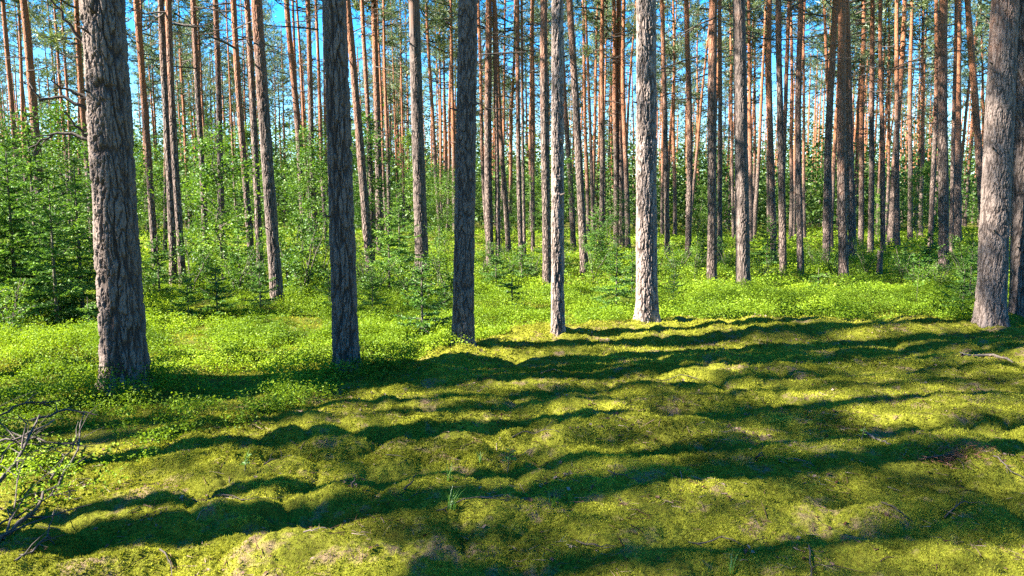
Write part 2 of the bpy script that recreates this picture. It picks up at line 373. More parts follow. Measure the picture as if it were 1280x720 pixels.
def near_trunk(seed, r, h, lean, wob, flare, plate_w=.042, plate_h=.17, depth=.016, bend=0.0):
    rs = np.random.default_rng(seed); n = 224
    zf = np.arange(-.12, 5.6, .0068); zc = np.linspace(5.75, h, 48); z = np.concatenate([zf, zc])
    th = np.arange(n) * 2 * np.pi / n
    per = max(8, int(round(2 * np.pi * r / plate_w)))
    U, Z = np.meshgrid(th / (2 * np.pi) * per, z / plate_h + seed * 3.7)
    cu, su = np.cos(th) * 1.5, np.sin(th) * 1.5
    wn = lambda s1, s2: perlin(np.broadcast_to(cu * s1 + 20, Z.shape) + Z * .31, np.broadcast_to(su * s1 + 40, Z.shape) + Z * s2)
    Uw = U + .50 * wn(2.2, 1.1) + .22 * wn(6, 3.3); Zw = Z * .8 + .45 * wn(3.0, .7) + .18 * wn(8, 3)
    f1, f2, cid = worley(Uw % per, Zw, per)
    per2 = int(per * 1.9)
    g1, g2, c2 = worley((Uw * 1.9 + .35 * wn(5, 4)) % per2, Z * 2.6 + .4 * wn(7, 3), per2)
    fine = wn(14, 9) * .5 + wn(26, 22) * .35
    T1 = np.broadcast_to(th / (2 * np.pi), Z.shape); wob_ = .012 * wn(3, 1.2) + .006 * wn(7, 3)
    na, nb_ = max(4, int(per * .55)), max(5, int(per * .95))
    q1 = perlin((T1 + wob_) * na, Z * .42 + 7, na) + .28 * perlin(T1 * nb_ * 2, Z * 1.1, nb_ * 2) + .10 * fine
    q2 = perlin((T1 - wob_) * nb_, Z * .6 + 19, nb_) + .25 * perlin(T1 * nb_ * 2, Z * 1.5 + 5, nb_ * 2)
    fur = np.minimum(sstep(.02, .22, np.abs(q1)), .25 + .75 * sstep(.01, .16, np.abs(q2)))
    pl = fur * (.40 + .60 * sstep(.0, .18, f2 - f1 + .07 * fine))
    pl2 = sstep(.0, .22, g2 - g1 + .10 * fine)
    hgt = pl * (.66 + .34 * cid) + .30 * pl2 * pl * (.6 + .4 * c2) + .22 * fine
    base = r * (1 - .78 * (np.clip(z, 0, h) / h) ** 1.15) * (1 + flare * np.exp(-np.clip(z, 0, None) / .11) + .10 * np.exp(-np.clip(z, 0, None) / .5))
    fade = sstep(9, 3.5, z) * .8 + .2
    lob = 1 + .05 * np.sin(th * 3 + seed)[None] + .13 * np.exp(-np.clip(z, 0, None) / .16)[:, None] * np.sin(th * 5 + seed * 2 + np.sin(th * 2))[None] + .04 * wn(1.2, .12) + .02 * wn(1.5, .5)
    rr = base[:, None] * lob + depth * fade[:, None] * (hgt - .75)
    ph = rs.uniform(0, 6.28, 3); zz = np.clip(z, 0, None)
    ox = lean[0] * zz + wob * (np.sin(zz * .5 + ph[0]) - math.sin(ph[0])) + bend * np.sin(np.clip(zz / 4.2, 0, 1) * np.pi)
    oy = lean[1] * zz + wob * (np.sin(zz * .45 + ph[1]) - math.sin(ph[1]))
    V = np.stack([ox[:, None] + rr * np.cos(th), oy[:, None] + rr * np.sin(th), np.repeat(z[:, None], n, 1)], -1).reshape(-1, 3)
    i = np.arange(len(z) - 1)[:, None] * n; j = np.arange(n)[None]; j2 = (j + 1) % n
    Q = np.stack([i + j, i + j2, i + n + j2, i + n + j], -1).reshape(-1, 4)
    return mesh('trunk', V, None, Q, [M_bark], True, {'plate': np.clip(.10 + .95 * pl * (.7 + .3 * pl2) + .12 * fine, 0, 1)}), lambda q: (np.interp(q, z, ox), np.interp(q, z, oy))

def lean_to(base, xt, vt=0.0):             # sideways lean that carries the stem from its base to column xt at row vt
    d = ray(xt, vt); t = base[1] / d[1]
    z = H + d[2] * t; return (d[0] * t - base[0]) / (z - base[2])

def crown_on(root, rs, axis, kind, r=None, hs=1.0):
    cx, cy = axis(16.0)
    o = obj('crown', CROWNS[kind], root, (cx, cy, 0), rs.uniform(0, 6.28), (1, 1, hs))
    return o

LAND = []                                  # the big trunks that other labels lean on: (x, short name)
def near_pine(xt, xb, yb, w, label, seed, short, flare=.22, crown=0, group=None, pale=0.0, ruddy=0.0, stubs=4, **kw):
    p = at(xb, yb + (4 if yb > 400 else 1)); p[2] = ground(p[0], p[1]).item() - .05
    depth = p[1] * cp + H * sp
    rs = np.random.default_rng(seed)
    root = empty('pine_tree', p); tag(root, label, 'tree', group or 'pines in the front row at the edge of the moss')
    me, ax = near_trunk(seed, w * depth / F / 2 * .87, 21.5, (lean_to(p, xt), rs.normal(0, .006)), kw.pop('wob', .012), flare, **kw)
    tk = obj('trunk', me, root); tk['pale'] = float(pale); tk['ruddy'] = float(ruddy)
    crown_on(root, rs, ax, crown)
    for q in range(stubs):                 # broken stubs of dead branches
        z = rs.uniform(.9, 4.2); a = rs.uniform(R(170), R(370)); ox, oy = ax(z); r0 = w * depth / F / 2 * .87 * (1 - .035 * z)
        L = r0 + rs.uniform(.02, .09); c, d = np.array([ox, oy, z]), np.array([math.cos(a), math.sin(a), rs.uniform(.1, .5)])
        V, Q = tube([c + d * (r0 * .8), c + d * (r0 + (L - r0) * .5) + rs.normal(size=3) * .004, c + d * L], [.013, .010, .006], 7)
        n_ = len(V) - 7; V = np.vstack([V, V[-7:].mean(0)]); T = [[n_ + e, n_ + (e + 1) % 7, len(V) - 1] for e in range(7)]
        obj('branch_stub', mesh('branch_stub', V, T, Q, [M_twig], True), root)
    if short: LAND.append((xb, short))
    return root, ax, p
near_pine(129, 158, 488, 56, 'thickest pine trunk, dark deeply furrowed bark with a bright left edge, rooted in bilberry', 11, 'thickest pine', .32, 0, depth=.026, plate_w=.052, plate_h=.22)
near_pine(419, 433, 461, 34, 'furrowed dark pine trunk in shade, standing where bilberry meets open moss', 12, 'furrowed dark pine', .26, 1, depth=.022, plate_w=.046, plate_h=.19)
near_pine(582, 578, 438, 29, 'straight dark pine trunk with a thin lit left edge rising from a moss bank', 13, 'half-lit straight pine', .28, 2, depth=.013, plate_w=.04, plate_h=.11)
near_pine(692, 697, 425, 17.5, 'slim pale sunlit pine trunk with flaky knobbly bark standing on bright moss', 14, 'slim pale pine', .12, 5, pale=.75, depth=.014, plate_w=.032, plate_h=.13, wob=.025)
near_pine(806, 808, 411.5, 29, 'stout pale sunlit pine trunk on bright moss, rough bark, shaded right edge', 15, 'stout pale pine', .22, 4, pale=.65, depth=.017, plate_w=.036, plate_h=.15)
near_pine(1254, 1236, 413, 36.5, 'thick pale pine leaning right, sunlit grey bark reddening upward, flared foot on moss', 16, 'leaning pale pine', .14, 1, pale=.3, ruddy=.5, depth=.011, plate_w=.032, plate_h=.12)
near_pine(1282, 1276, 407, 29, 'dark shaded pine trunk partly cut off by the right edge of the photo', 17, None, .2, 2, depth=.014)
# mid-distance stems big enough to show their plates
near_pine(322, 347, 379, 16.5, 'red-topped grey pine leaning left, next big trunk right of the thickest pine', 18, None, .18, 3, 'pines in the second row', depth=.014, ruddy=1.0)
near_pine(518, 528, 343, 18.5, 'round grey pine lit on its left half, behind a small pale spruce', 19, None, .12, 0, 'pines in the second row', depth=.012)
near_pine(925, 929, 362, 19, 'charcoal dark straight pine standing in shade at the back of bright bilberry', 20, 'charcoal pine', .14, 4, 'pines in the second row', depth=.012)
LAND += [(347, 'red-topped grey pine'), (528, 'round grey pine'), (684, 'slim charcoal pine'), (890, 'reddish pale pine'), (1055, 'broad grey pine'), (1180, 'tall orange pine')]
LAND.sort()
print('near pines', round(time.time() - T0, 1))

# (x at the top edge, x at the foot, y of the foot, width, main bark colour) read off the photograph
MID = [
 (7, 30, 309, 7, 'grey'), (21, 35, 296, 5, 'grey'), (33, 58, 322, 11, 'orange'), (100, 117, 312, 8, 'grey'), (93, 100, 288, 4, 'grey'),
 (172, 195, 336, 8.5, 'dark'), (178, 185, 294, 5, 'grey'), (203, 217, 366, 9, 'dark'), (216, 229, 368, 8.5, 'orange'), (206, 206, 318, 5, 'orange'),
 (245, 259, 345, 7.5, 'orange'), (267, 280, 340, 7.5, 'orange'), (285, 296, 300, 3, 'grey'), (297, 316, 350, 8.5, 'grey'), (311, 326, 346, 8.5, 'orange'),
 (353, 382, 318, 9, 'grey'), (366, 378, 300, 5, 'orange'), (372, 387, 296, 4.5, 'orange'), (382, 396, 322, 7.5, 'orange'), (397, 408, 308, 5, 'orange'),
 (436, 464, 352, 10.5, 'grey'), (451, 466, 330, 6, 'orange'), (458, 468, 310, 4.5, 'orange'), (469, 476, 322, 9.5, 'orange'), (481, 487, 302, 5, 'orange'), (500, 505, 292, 3.5, 'grey'), (488, 498, 287, 3, 'grey'),
 (533, 551, 298, 5.5, 'orange'), (566, 559, 294, 4, 'orange'), (546, 556, 288, 3, 'grey'),
 (599, 611, 318, 5, 'orange'), (607, 613, 336, 9.5, 'orange'), (616, 623, 336, 6, 'grey'), (624, 636, 318, 6.5, 'orange'), (631, 627, 296, 4, 'orange'), (646, 652, 338, 6, 'orange'), (650, 656, 326, 4, 'grey'), (667, 666, 318, 5, 'orange'), (677, 684, 360, 11, 'dark'),
 (703, 717, 312, 7, 'grey'), (711, 731, 343, 10, 'orange'), (728, 736, 300, 5, 'orange'), (732, 742, 304, 4.5, 'orange'), (755, 752, 314, 6.5, 'orange'), (749, 741, 300, 4.5, 'orange'), (764, 770, 308, 7, 'grey'), (774, 777, 308, 9, 'orange'), (782, 785, 309, 6.5, 'orange'), (793, 778, 292, 4, 'orange'),
 (830, 835, 323, 6.5, 'orange'), (838, 844, 294, 5, 'orange'), (860, 860, 326, 7.5, 'grey'), (886, 861, 297, 4, 'orange'), (889, 890, 351, 11.5, 'orange'), (897, 900, 330, 6, 'orange'), (912, 917, 297, 4, 'orange'),
 (936, 938, 302, 6, 'orange'), (942, 943, 291, 4, 'grey'), (959, 961, 292, 4, 'orange'), (964, 967, 327, 7.5, 'orange'), (974, 979, 344, 8.5, 'grey'), (987, 975, 325, 5.5, 'orange'), (992, 988, 297, 5, 'grey'), (1001, 1001, 346, 8, 'grey'), (1007, 1006, 298, 4, 'orange'),
 (1039, 1033, 332, 9, 'grey'), (1030, 1040, 314, 4.5, 'orange'), (1054, 1055, 348, 11.5, 'grey'), (1063, 1067, 325, 9.5, 'orange'), (1073, 1076, 306, 6.5, 'dark'), (1092, 1088, 318, 7, 'grey'), (1101, 1104, 318, 6, 'orange'), (1110, 1108, 294, 4, 'orange'),
 (1130, 1112, 306, 8, 'grey'), (1126, 1122, 309, 6.5, 'orange'), (1139, 1138, 302, 6, 'orange'), (1156, 1151, 294, 5, 'grey'), (1168, 1163, 314, 6, 'dark'), (1181, 1180, 338, 12, 'orange'), (1196, 1189, 318, 5, 'grey'), (1201, 1197, 304, 9, 'orange'), (1207, 1234, 322, 9, 'orange'), (1228, 1231, 292, 4, 'orange'), (1262, 1262, 300, 5, 'orange'),
]
ORD = ['first', 'second', 'third', 'fourth', 'fifth', 'sixth', 'seventh', 'eighth', 'ninth', 'tenth', 'eleventh', 'twelfth', 'thirteenth', 'fourteenth', 'fifteenth', 'sixteenth']
def gap_of(x):
    names = ['the left edge'] + ['the ' + s for _, s in LAND] + ['the right edge']
    k = sum(1 for lx, _ in LAND if x > lx)
    return k, names[k] , names[k + 1]
def gap_labels(items, make):               # items: (screen x, root, word); ordinal within each gap of the front row
    gaps = {}
    for x, o, w in items: gaps.setdefault(gap_of(x)[0], []).append((x, o, w))
    for k, L in gaps.items():
        L.sort(key=lambda q: q[0]); n = len(L); _, a, b_ = gap_of(L[0][0])
        for i, (x, o, w) in enumerate(L):
            pos = 'only one' if n == 1 else ORD[i] + ' from left'
            o['label'] = make(w, pos, a, b_)
items = []
for k, (xt, xb, yb, w, look) in enumerate(MID):
    rs = np.random.default_rng(500 + k)
    p = at(xb, yb); p[2] = ground(p[0], p[1]).item()
    depth = p[1] * cp + H * sp
    root = empty('pine_tree', p); tag(root, None, 'tree', 'slim pines standing behind the front row')
    me, ax = far_trunk(rs, w * depth / F / 2 * 1.02, 21 * rs.uniform(.92, 1.05), (lean_to(p, xt), rs.normal(0, .01)), rs.uniform(.02, .10))
    obj('trunk', me, root); crown_on(root, rs, ax, rs.integers(0, 7), hs=rs.uniform(.9, 1.05))
    items.append(((xt + xb) / 2, root, {'grey': 'slim grey', 'orange': 'slim orange', 'dark': 'slim dark'}[look]))
OWN = {684: 'slim charcoal pine just left of the slim pale pine, standing farther back', 890: 'reddish pale pine just left of the charcoal pine, sunlit on its left',
       1055: 'broad grey pine farther back, midway between charcoal pine and leaning pale pine', 1180: 'tall orange pine, grey below, farther back left of the leaning pale pine'}
for (xt, xb, *_), (x, o, w_) in zip(MID, items):
    if xb in OWN: o['label'] = OWN[xb]
items = [q for q in items if 'label' not in q[1]]
gap_labels(items, lambda w, pos, a, b_: f'{w} pine, {pos} between {a} and {b_}')

# thin stems far back in the wood
n_far = 0
for k in range(400):
    if n_far >= 178: break
    rs = np.random.default_rng(2000 + k)
    Y = rs.uniform(42, 105); X = rs.uniform(-.74, .74) * Y
    u, v = proj(X, Y, 0)
    z = ground(X, Y).item()
    r = rs.uniform(.09, .15)
    root = empty('pine_tree', (X, Y, z))
    tag(root, 'hair-thin distant pine stem among many at the very back of the wood', 'tree', 'distant thin pines at the back of the wood')
    me, ax = far_trunk(rs, r, 20, (rs.normal(0, .014), 0), rs.uniform(.02, .1))
    obj('trunk', me, root); crown_on(root, rs, ax, rs.integers(0, 7), hs=rs.uniform(.85, 1.12))
    n_far += 1
# unseen pines left of the view, placed to cast chosen shadows into it
def sunward(u, v, t, off=0.0):
    p = at(u, v); return (p[0] + t * math.cos(SUN_AZ) + off * math.sin(-SUN_AZ), p[1] + t * math.sin(SUN_AZ) + off * math.cos(SUN_AZ))
OFF = [(*sunward(158, 492, 4.6, .33), .40), (*sunward(433, 465, 5.6, .10), .40), (*sunward(578, 442, 5.4, .0), .32),
       (*sunward(640, 634, 5.2), .20), (*sunward(620, 540, 7.4), .30),
       (*sunward(985, 480, 15.6), .34), (*sunward(1020, 690, 15.8), .34), (*sunward(1230, 560, 15.5), .32),
       (*sunward(760, 505, 15.6), .32), (*sunward(240, 402, 9.5), .40), (*sunward(40, 465, 5), .34), (*sunward(500, 505, 8.2), .20), (*sunward(800, 588, 7.2), .18),        (-30, 12, .36), (-38, 2, .36), (-33, 22, .34), (-26, 15, .3)]
for k, (X, Y, dia) in enumerate(OFF):
    rs = np.random.default_rng(900 + k)
    root = empty('pine_tree', (X, Y, ground(X, Y).item()))
    tag(root, 'pine standing out of view to the left, placed for the shade it casts', 'tree', 'pines left of the view')
    me, ax = far_trunk(rs, dia / 2, 21, (rs.normal(0, .008), rs.normal(0, .008)) if k > 2 else (0, 0), .04 if k > 2 else .0)
    obj('trunk', me, root); crown_on(root, rs, ax, rs.integers(0, 7) if k > 2 else 2)
print('pines', round(time.time() - T0, 1))

# ------------------------------------------------------------------ young spruces
def spruce(seed, h, wide=.36, dens=1.0):
    rs = np.random.default_rng(seed); s = Soup()
    k = int(h / .13); VB, TB, AB = [], [], []
    for q in range(k):
        f = (q + rs.uniform(-.3, .3)) / k; f = min(max(f, .03), .985)
        z = h * f; nb = rs.integers(5, 8) if f < .9 else 4
        for a0 in range(nb):
            az = (a0 + rs.uniform(-.35, .35)) / nb * 2 * np.pi + q * 1.3
            L = h * wide * (1 - f) ** .85 * rs.uniform(.35, 1.25) * (.55 + .45 * min(1, f * 6)) + .04
            d = np.array([math.cos(az), math.sin(az), 0]); sdv = np.array([-d[1], d[0], 0])
            m = max(3, int(L / .045 * dens)); t = np.linspace(.12, 1, m)
            pz = z + rs.normal(0, .05) + L * ((.5 * (f - .35) + rs.normal(0, .16)) * t - .2 * t ** 2 + .26 * t ** 3)
            P = d * (t * L)[:, None] + np.array([0, 0, 1]) * pz[:, None]
            V, Q = tube(np.vstack([[0, 0, z], P[::max(1, m // 3)], P[-1:]]), .006, 3); s.add(V, None, Q, .2, 1)
            for sgn in (-1, 1, 0):
                tl = L * .38 * (1 - t * .75) * rs.uniform(.6, 1.1, m) + .02
                D = unit(d * .75 + sdv * sgn * .8 + rs.normal(size=(m, 3)) * .12 + [0, 0, -.05 if sgn else .25])
                if sgn == 0: tl = tl * .5
                ng = 4
                for g in range(ng):
                    B = P + D * (tl * g / ng)[:, None]
                    for e in range(2):
                        D2 = unit(D + rs.normal(size=(m, 3)) * .42)
                        V, Tt = blades(B, D2, tl / ng * 1.3 + .022, .013 + .004 * h / 2, rs)
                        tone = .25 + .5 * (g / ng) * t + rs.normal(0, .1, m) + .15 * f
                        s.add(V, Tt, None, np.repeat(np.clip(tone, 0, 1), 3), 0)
    fol = s.build('foliage', [M_spruce, M_twig])
    V, Q = tube(np.stack([np.zeros(6), np.zeros(6), np.linspace(-.05, h, 6)], 1), np.linspace(.012 * h + .008, .004, 6), 8)
    return mesh('trunk', V, None, Q, [M_stem], True), fol
SPR = [spruce(40, 1.0, .42), spruce(41, 1.5, .42), spruce(42, 2.3, .34, .8), spruce(43, 3.2, .30, .65), spruce(44, .6, .6)]
def place_spruce(u, v, hgt, kind, label, group='young spruces under the pines'):
    p = at(u, v); p[2] = ground(p[0], p[1]).item() - .02
    base_h = [1.0, 1.5, 2.3, 3.2, .6][kind]; sc = hgt / base_h
    rs = np.random.default_rng(int(u * 7 + v))
    root = empty('young_spruce', p, rs.uniform(0, 6.28), sc); tag(root, label, 'spruce', group)
    obj('trunk', SPR[kind][0], root); obj('foliage', SPR[kind][1], root)
    return root
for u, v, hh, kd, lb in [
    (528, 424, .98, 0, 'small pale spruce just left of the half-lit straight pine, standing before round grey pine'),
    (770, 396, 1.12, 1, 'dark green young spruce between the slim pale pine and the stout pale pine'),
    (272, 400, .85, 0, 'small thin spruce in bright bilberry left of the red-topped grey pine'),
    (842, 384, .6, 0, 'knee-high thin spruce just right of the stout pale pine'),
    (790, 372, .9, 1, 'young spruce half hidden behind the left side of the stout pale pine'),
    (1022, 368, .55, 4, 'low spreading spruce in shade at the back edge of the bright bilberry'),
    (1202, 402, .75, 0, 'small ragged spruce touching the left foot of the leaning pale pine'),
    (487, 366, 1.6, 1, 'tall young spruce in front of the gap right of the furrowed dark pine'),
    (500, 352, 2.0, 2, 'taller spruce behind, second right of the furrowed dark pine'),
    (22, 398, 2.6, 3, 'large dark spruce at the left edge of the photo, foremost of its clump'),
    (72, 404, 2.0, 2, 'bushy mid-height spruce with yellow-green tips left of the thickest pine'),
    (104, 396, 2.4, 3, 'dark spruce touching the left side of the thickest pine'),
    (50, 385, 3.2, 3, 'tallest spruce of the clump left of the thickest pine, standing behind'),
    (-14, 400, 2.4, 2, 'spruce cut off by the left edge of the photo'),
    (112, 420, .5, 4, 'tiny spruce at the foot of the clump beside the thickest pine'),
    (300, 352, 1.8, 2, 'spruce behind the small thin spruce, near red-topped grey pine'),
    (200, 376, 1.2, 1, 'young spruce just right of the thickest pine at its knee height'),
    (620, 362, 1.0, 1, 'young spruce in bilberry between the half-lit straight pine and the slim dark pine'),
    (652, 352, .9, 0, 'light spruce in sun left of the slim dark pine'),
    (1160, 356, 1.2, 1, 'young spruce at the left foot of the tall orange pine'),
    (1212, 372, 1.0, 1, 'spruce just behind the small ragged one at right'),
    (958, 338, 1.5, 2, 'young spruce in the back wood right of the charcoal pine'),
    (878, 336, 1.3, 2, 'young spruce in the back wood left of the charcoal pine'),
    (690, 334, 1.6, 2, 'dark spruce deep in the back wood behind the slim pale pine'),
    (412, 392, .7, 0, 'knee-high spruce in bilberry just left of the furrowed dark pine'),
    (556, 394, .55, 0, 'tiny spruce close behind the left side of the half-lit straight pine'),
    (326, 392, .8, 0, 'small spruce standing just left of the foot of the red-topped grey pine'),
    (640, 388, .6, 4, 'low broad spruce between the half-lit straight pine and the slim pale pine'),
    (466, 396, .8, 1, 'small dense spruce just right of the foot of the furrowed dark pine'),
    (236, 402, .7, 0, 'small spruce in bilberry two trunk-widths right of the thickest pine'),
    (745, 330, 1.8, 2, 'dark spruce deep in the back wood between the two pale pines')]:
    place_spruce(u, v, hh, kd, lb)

# ------------------------------------------------------------------ broadleaf saplings and shrubs
def sapling(seed, h, spread, nl, leaf, low=.12, stems=1):
    rs = np.random.default_rng(seed); s = Soup(); st = Soup()
    for q in range(stems):
        az = rs.uniform(0, 6.28); ln = rs.uniform(.02, .10) if stems == 1 else rs.uniform(.2, .5)
        t = np.linspace(0, 1, 9)
        P = np.stack([math.cos(az) * ln * h * t ** 1.3, math.sin(az) * ln * h * t ** 1.3, h * t * (1 if q == 0 else rs.uniform(.7, 1)) - .05], 1)
        P[1:, :2] += rs.normal(size=(8, 2)) * .012 * h
        V, Q = tube(P, np.linspace(.006 * h + .006, .004, 9), 6); st.add(V, None, Q, .5, 0)
        nbr = int((10 + 5 * h) / max(1, stems * .6))
        pts = []; 
        for b_ in range(nbr):
            f = rs.uniform(low, .97); c = np.array([np.interp(f, t, P[:, i]) for i in range(3)])
            a2 = rs.uniform(0, 6.28); L = spread * h * (1 - abs(f - .45) * .9) * rs.uniform(.4, 1.1)
            d = np.array([math.cos(a2), math.sin(a2), rs.uniform(.1, .8)]); tt = np.linspace(0, 1, 5)
            B = c + d * (tt * L)[:, None] - np.array([0, 0, .35 * L]) * (tt ** 2)[:, None] + rs.normal(size=(5, 3)) * .03 * L
            V, Q = tube(B, np.linspace(.004 + .001 * h, .002, 5), 3); s.add(V, None, Q, .4, 1)
            m = int(nl / nbr / stems)
            w = rs.uniform(.15, 1.05, m)
            LP = np.stack([np.interp(w, tt, B[:, i]) for i in range(3)], 1) + rs.normal(size=(m, 3)) * (.07 * spread * h + .03)
            V, Q = leaves(LP, leaf * rs.uniform(.6, 1.25, m), rs, .4, .7)
            s.add(V, None, Q, np.repeat(np.clip(rs.normal(.5, .16) + rs.normal(0, .16, m), 0, 1), 4), 0)
    fol = s.build('foliage', [M_birch, M_stem])
    return st.build('stem', [M_stem], True), fol
SAP = [sapling(60, 5.0, .26, 3600, .085), sapling(61, 6.5, .22, 4400, .095), sapling(62, 4.0, .30, 3200, .08), sapling(63, 7.5, .20, 5000, .10), sapling(64, 5.6, .25, 3000, .09)]
SHR = [sapling(70, 1.3, .42, 2200, .045, .08, 4), sapling(71, .9, .5, 1500, .04, .05, 5), sapling(72, 1.8, .36, 2600, .05, .08, 3)]
sap_items = []
cand = []
rs = np.random.default_rng(77)
for row, (ya, yb_, n, kinds) in enumerate([(14.5, 20, 10, (2, 0)), (20, 30, 26, (0, 2, 4)), (30, 44, 38, (1, 4, 0, 3))]):
    for i in range(n):
        Y = rs.uniform(ya, yb_); a = ((i + rs.uniform(.05, .95)) / n * 1.5 - .75)
        X = a * Y
        if row == 0 and X > -2.5: continue             # the nearer ground is open on the right
        if row == 1 and X > 4 and Y < 27: continue
        if row > 0 and X > -2 and rs.random() < .4: continue
        k = kinds[rs.integers(len(kinds))]
        cand.append((X, Y, k, rs.uniform(.5, .98) * (1.0 if X < -3 else .68)))
for X, Y, k, sc in cand:
    root = empty('birch_sapling', (X, Y, ground(X, Y).item()), rs.uniform(0, 6.28), sc)
    tag(root, None, 'sapling', 'leafy saplings under the pines')
    obj('stem', SAP[k][0], root); obj('foliage', SAP[k][1], root)
    u, v = proj(X, Y, 1.5)
    sap_items.append((u, root, 'nearer' if Y < 24 else 'farther'))
for w in ('nearer', 'farther'):
    gap_labels([q for q in sap_items if q[2] == w], lambda w, pos, a, b_: f'{w} leafy sapling, {pos} between {a} and {b_}')
shr_items = []
for u, v, k, sc in [(382, 372, 0, 1.15), (362, 362, 2, .9), (402, 358, 0, .9), (296, 372, 1, 1.0), (318, 366, 0, .8), (240, 372, 0, .9), (262, 358, 2, .8), (190, 372, 1, 1), (12, 420, 1, .9), (140, 385, 0, .8),
                    (455, 368, 0, .8), (470, 372, 1, .9), (512, 372, 1, .9), (548, 358, 2, .7), (560, 372, 1, 1.0), (604, 352, 0, .7), (640, 346, 1, .9), (664, 350, 1, .8), (706, 345, 0, .8), (742, 350, 0, .8), (760, 342, 2, .8),
                    (820, 350, 0, .8), (846, 346, 1, .9), (868, 348, 0, .7), (908, 338, 0, .7), (952, 350, 1, .7), (1082, 345, 0, .7), (1128, 352, 1, .9), (1146, 362, 1, .7), (1172, 366, 1, .7), (1206, 352, 0, .8), (1020, 340, 1, .9), (1040, 345, 1, .8), (1222, 340, 0, .8)]:
    p = at(u, v); p[2] = ground(p[0], p[1]).item()
    root = empty('leafy_shrub', p, rs.uniform(0, 6.28), sc); tag(root, None, 'shrub', 'low leafy shrubs at the edge of the wood')
    obj('stem', SHR[k][0], root); obj('foliage', SHR[k][1], root)
    shr_items.append((u, root, ''))
gap_labels(shr_items, lambda w, pos, a, b_: f'low leafy shrub, {pos} between {a} and {b_}')
print('saplings', round(time.time() - T0, 1))

# ------------------------------------------------------------------ far wood: one mass of foliage
def far_wood():
    rs = np.random.default_rng(81); s = Soup()
    for k in range(640):
        Y = rs.uniform(52, 128); X = rs.uniform(-.85, .85) * Y; h = rs.uniform(4, 10) * (.8 + Y / 230) * (1 if X < -10 else .8)
        m = 520; c = rs.normal(size=(m, 3)) * [.9 + h * .07, .9 + h * .07, 0]
        zz = h * rs.beta(1.6, 1.5, m); wd = .35 + .75 * np.sin(np.clip(zz / h, 0.05, 1) * np.pi) ** .6
        Pp = np.stack([X + c[:, 0] * wd, Y + c[:, 1] * wd, zz], 1)
        V, Q = leaves(Pp, rs.uniform(.16, .34, m), rs, .35, .75)
        s.add(V, None, Q, np.repeat(np.clip(rs.normal(.5, .18) + rs.normal(0, .14, m), 0, 1), 4), 0)
    for k in range(560):                    # pine tops of the wood's far side
        Y = rs.uniform(95, 175); X = rs.uniform(-.85, .85) * Y; h0 = rs.uniform(.5, 9); h1 = rs.uniform(14, 21)
        m = 260; zz = rs.uniform(h0, h1, m)
        Pp = np.stack([X + rs.normal(size=m) * 1.6, Y + rs.normal(size=m) * 1.6, zz], 1)
        V, Q = leaves(Pp, rs.uniform(.25, .6, m), rs, .3, .5)
        s.add(V, None, Q, np.repeat(np.clip(rs.normal(.28, .12) + rs.normal(0, .1, m), 0, 1), 4), 1)
    for k in range(330):                    # low dark growth closing the view between the stems
        Y = rs.uniform(105, 170); X = rs.uniform(-.85, .85) * Y; h = rs.uniform(5, 11); m = 260
        Pp = np.stack([X + rs.normal(size=m) * 2.2, Y + rs.normal(size=m) * 1.6, h * rs.beta(1.2, 1.3, m)], 1)
        V, Q = leaves(Pp, rs.uniform(.4, .85, m), rs, .3, .6)
        s.add(V, None, Q, np.repeat(np.clip(rs.normal(.4, .15) + rs.normal(0, .12, m), 0, 1), 4), 0)
    for k in range(330):                    # the last thin stems
        Y = rs.uniform(70, 135); X = rs.uniform(-.8, .8) * Y; r = rs.uniform(.08, .14); ln = rs.normal(0, .015)
        t = np.linspace(0, 1, 5)
        V, Q = tube(np.stack([X + ln * 17 * t + rs.normal(0, .05, 5), np.full(5, Y), 17 * t], 1), r * (1 - .6 * t), 6); s.add(V, None, Q, .5, 2)
    for k in range(330):                    # the wood goes on at the sides and behind the camera
        a = rs.uniform(R(-235), R(55)); d = rs.uniform(24, 60); X, Y = math.cos(a) * d, math.sin(a) * d
        if Y > 0 and abs(X) < .95 * Y + 6: continue
        m = 230; hi = rs.uniform(12, 19) if d > 30 else rs.uniform(4, 9)
        zz = rs.uniform(.2, hi, m)
        Pp = np.stack([X + rs.normal(size=m) * 1.9, Y + rs.normal(size=m) * 1.9, zz], 1)
        V, Q = leaves(Pp, rs.uniform(.3, .75, m), rs, .3, .6)
        s.add(V, None, Q, np.repeat(np.clip(rs.normal(.3, .12) + rs.normal(0, .1, m), 0, 1), 4), 1 if d > 30 else 0)
    o = obj('far_woodland', s.build('far_woodland', [M_far, M_needle, M_barkf]))
    tag(o, 'mass of distant leafy undergrowth and treetops closing off the wood', None, None, 'stuff')
far_wood()

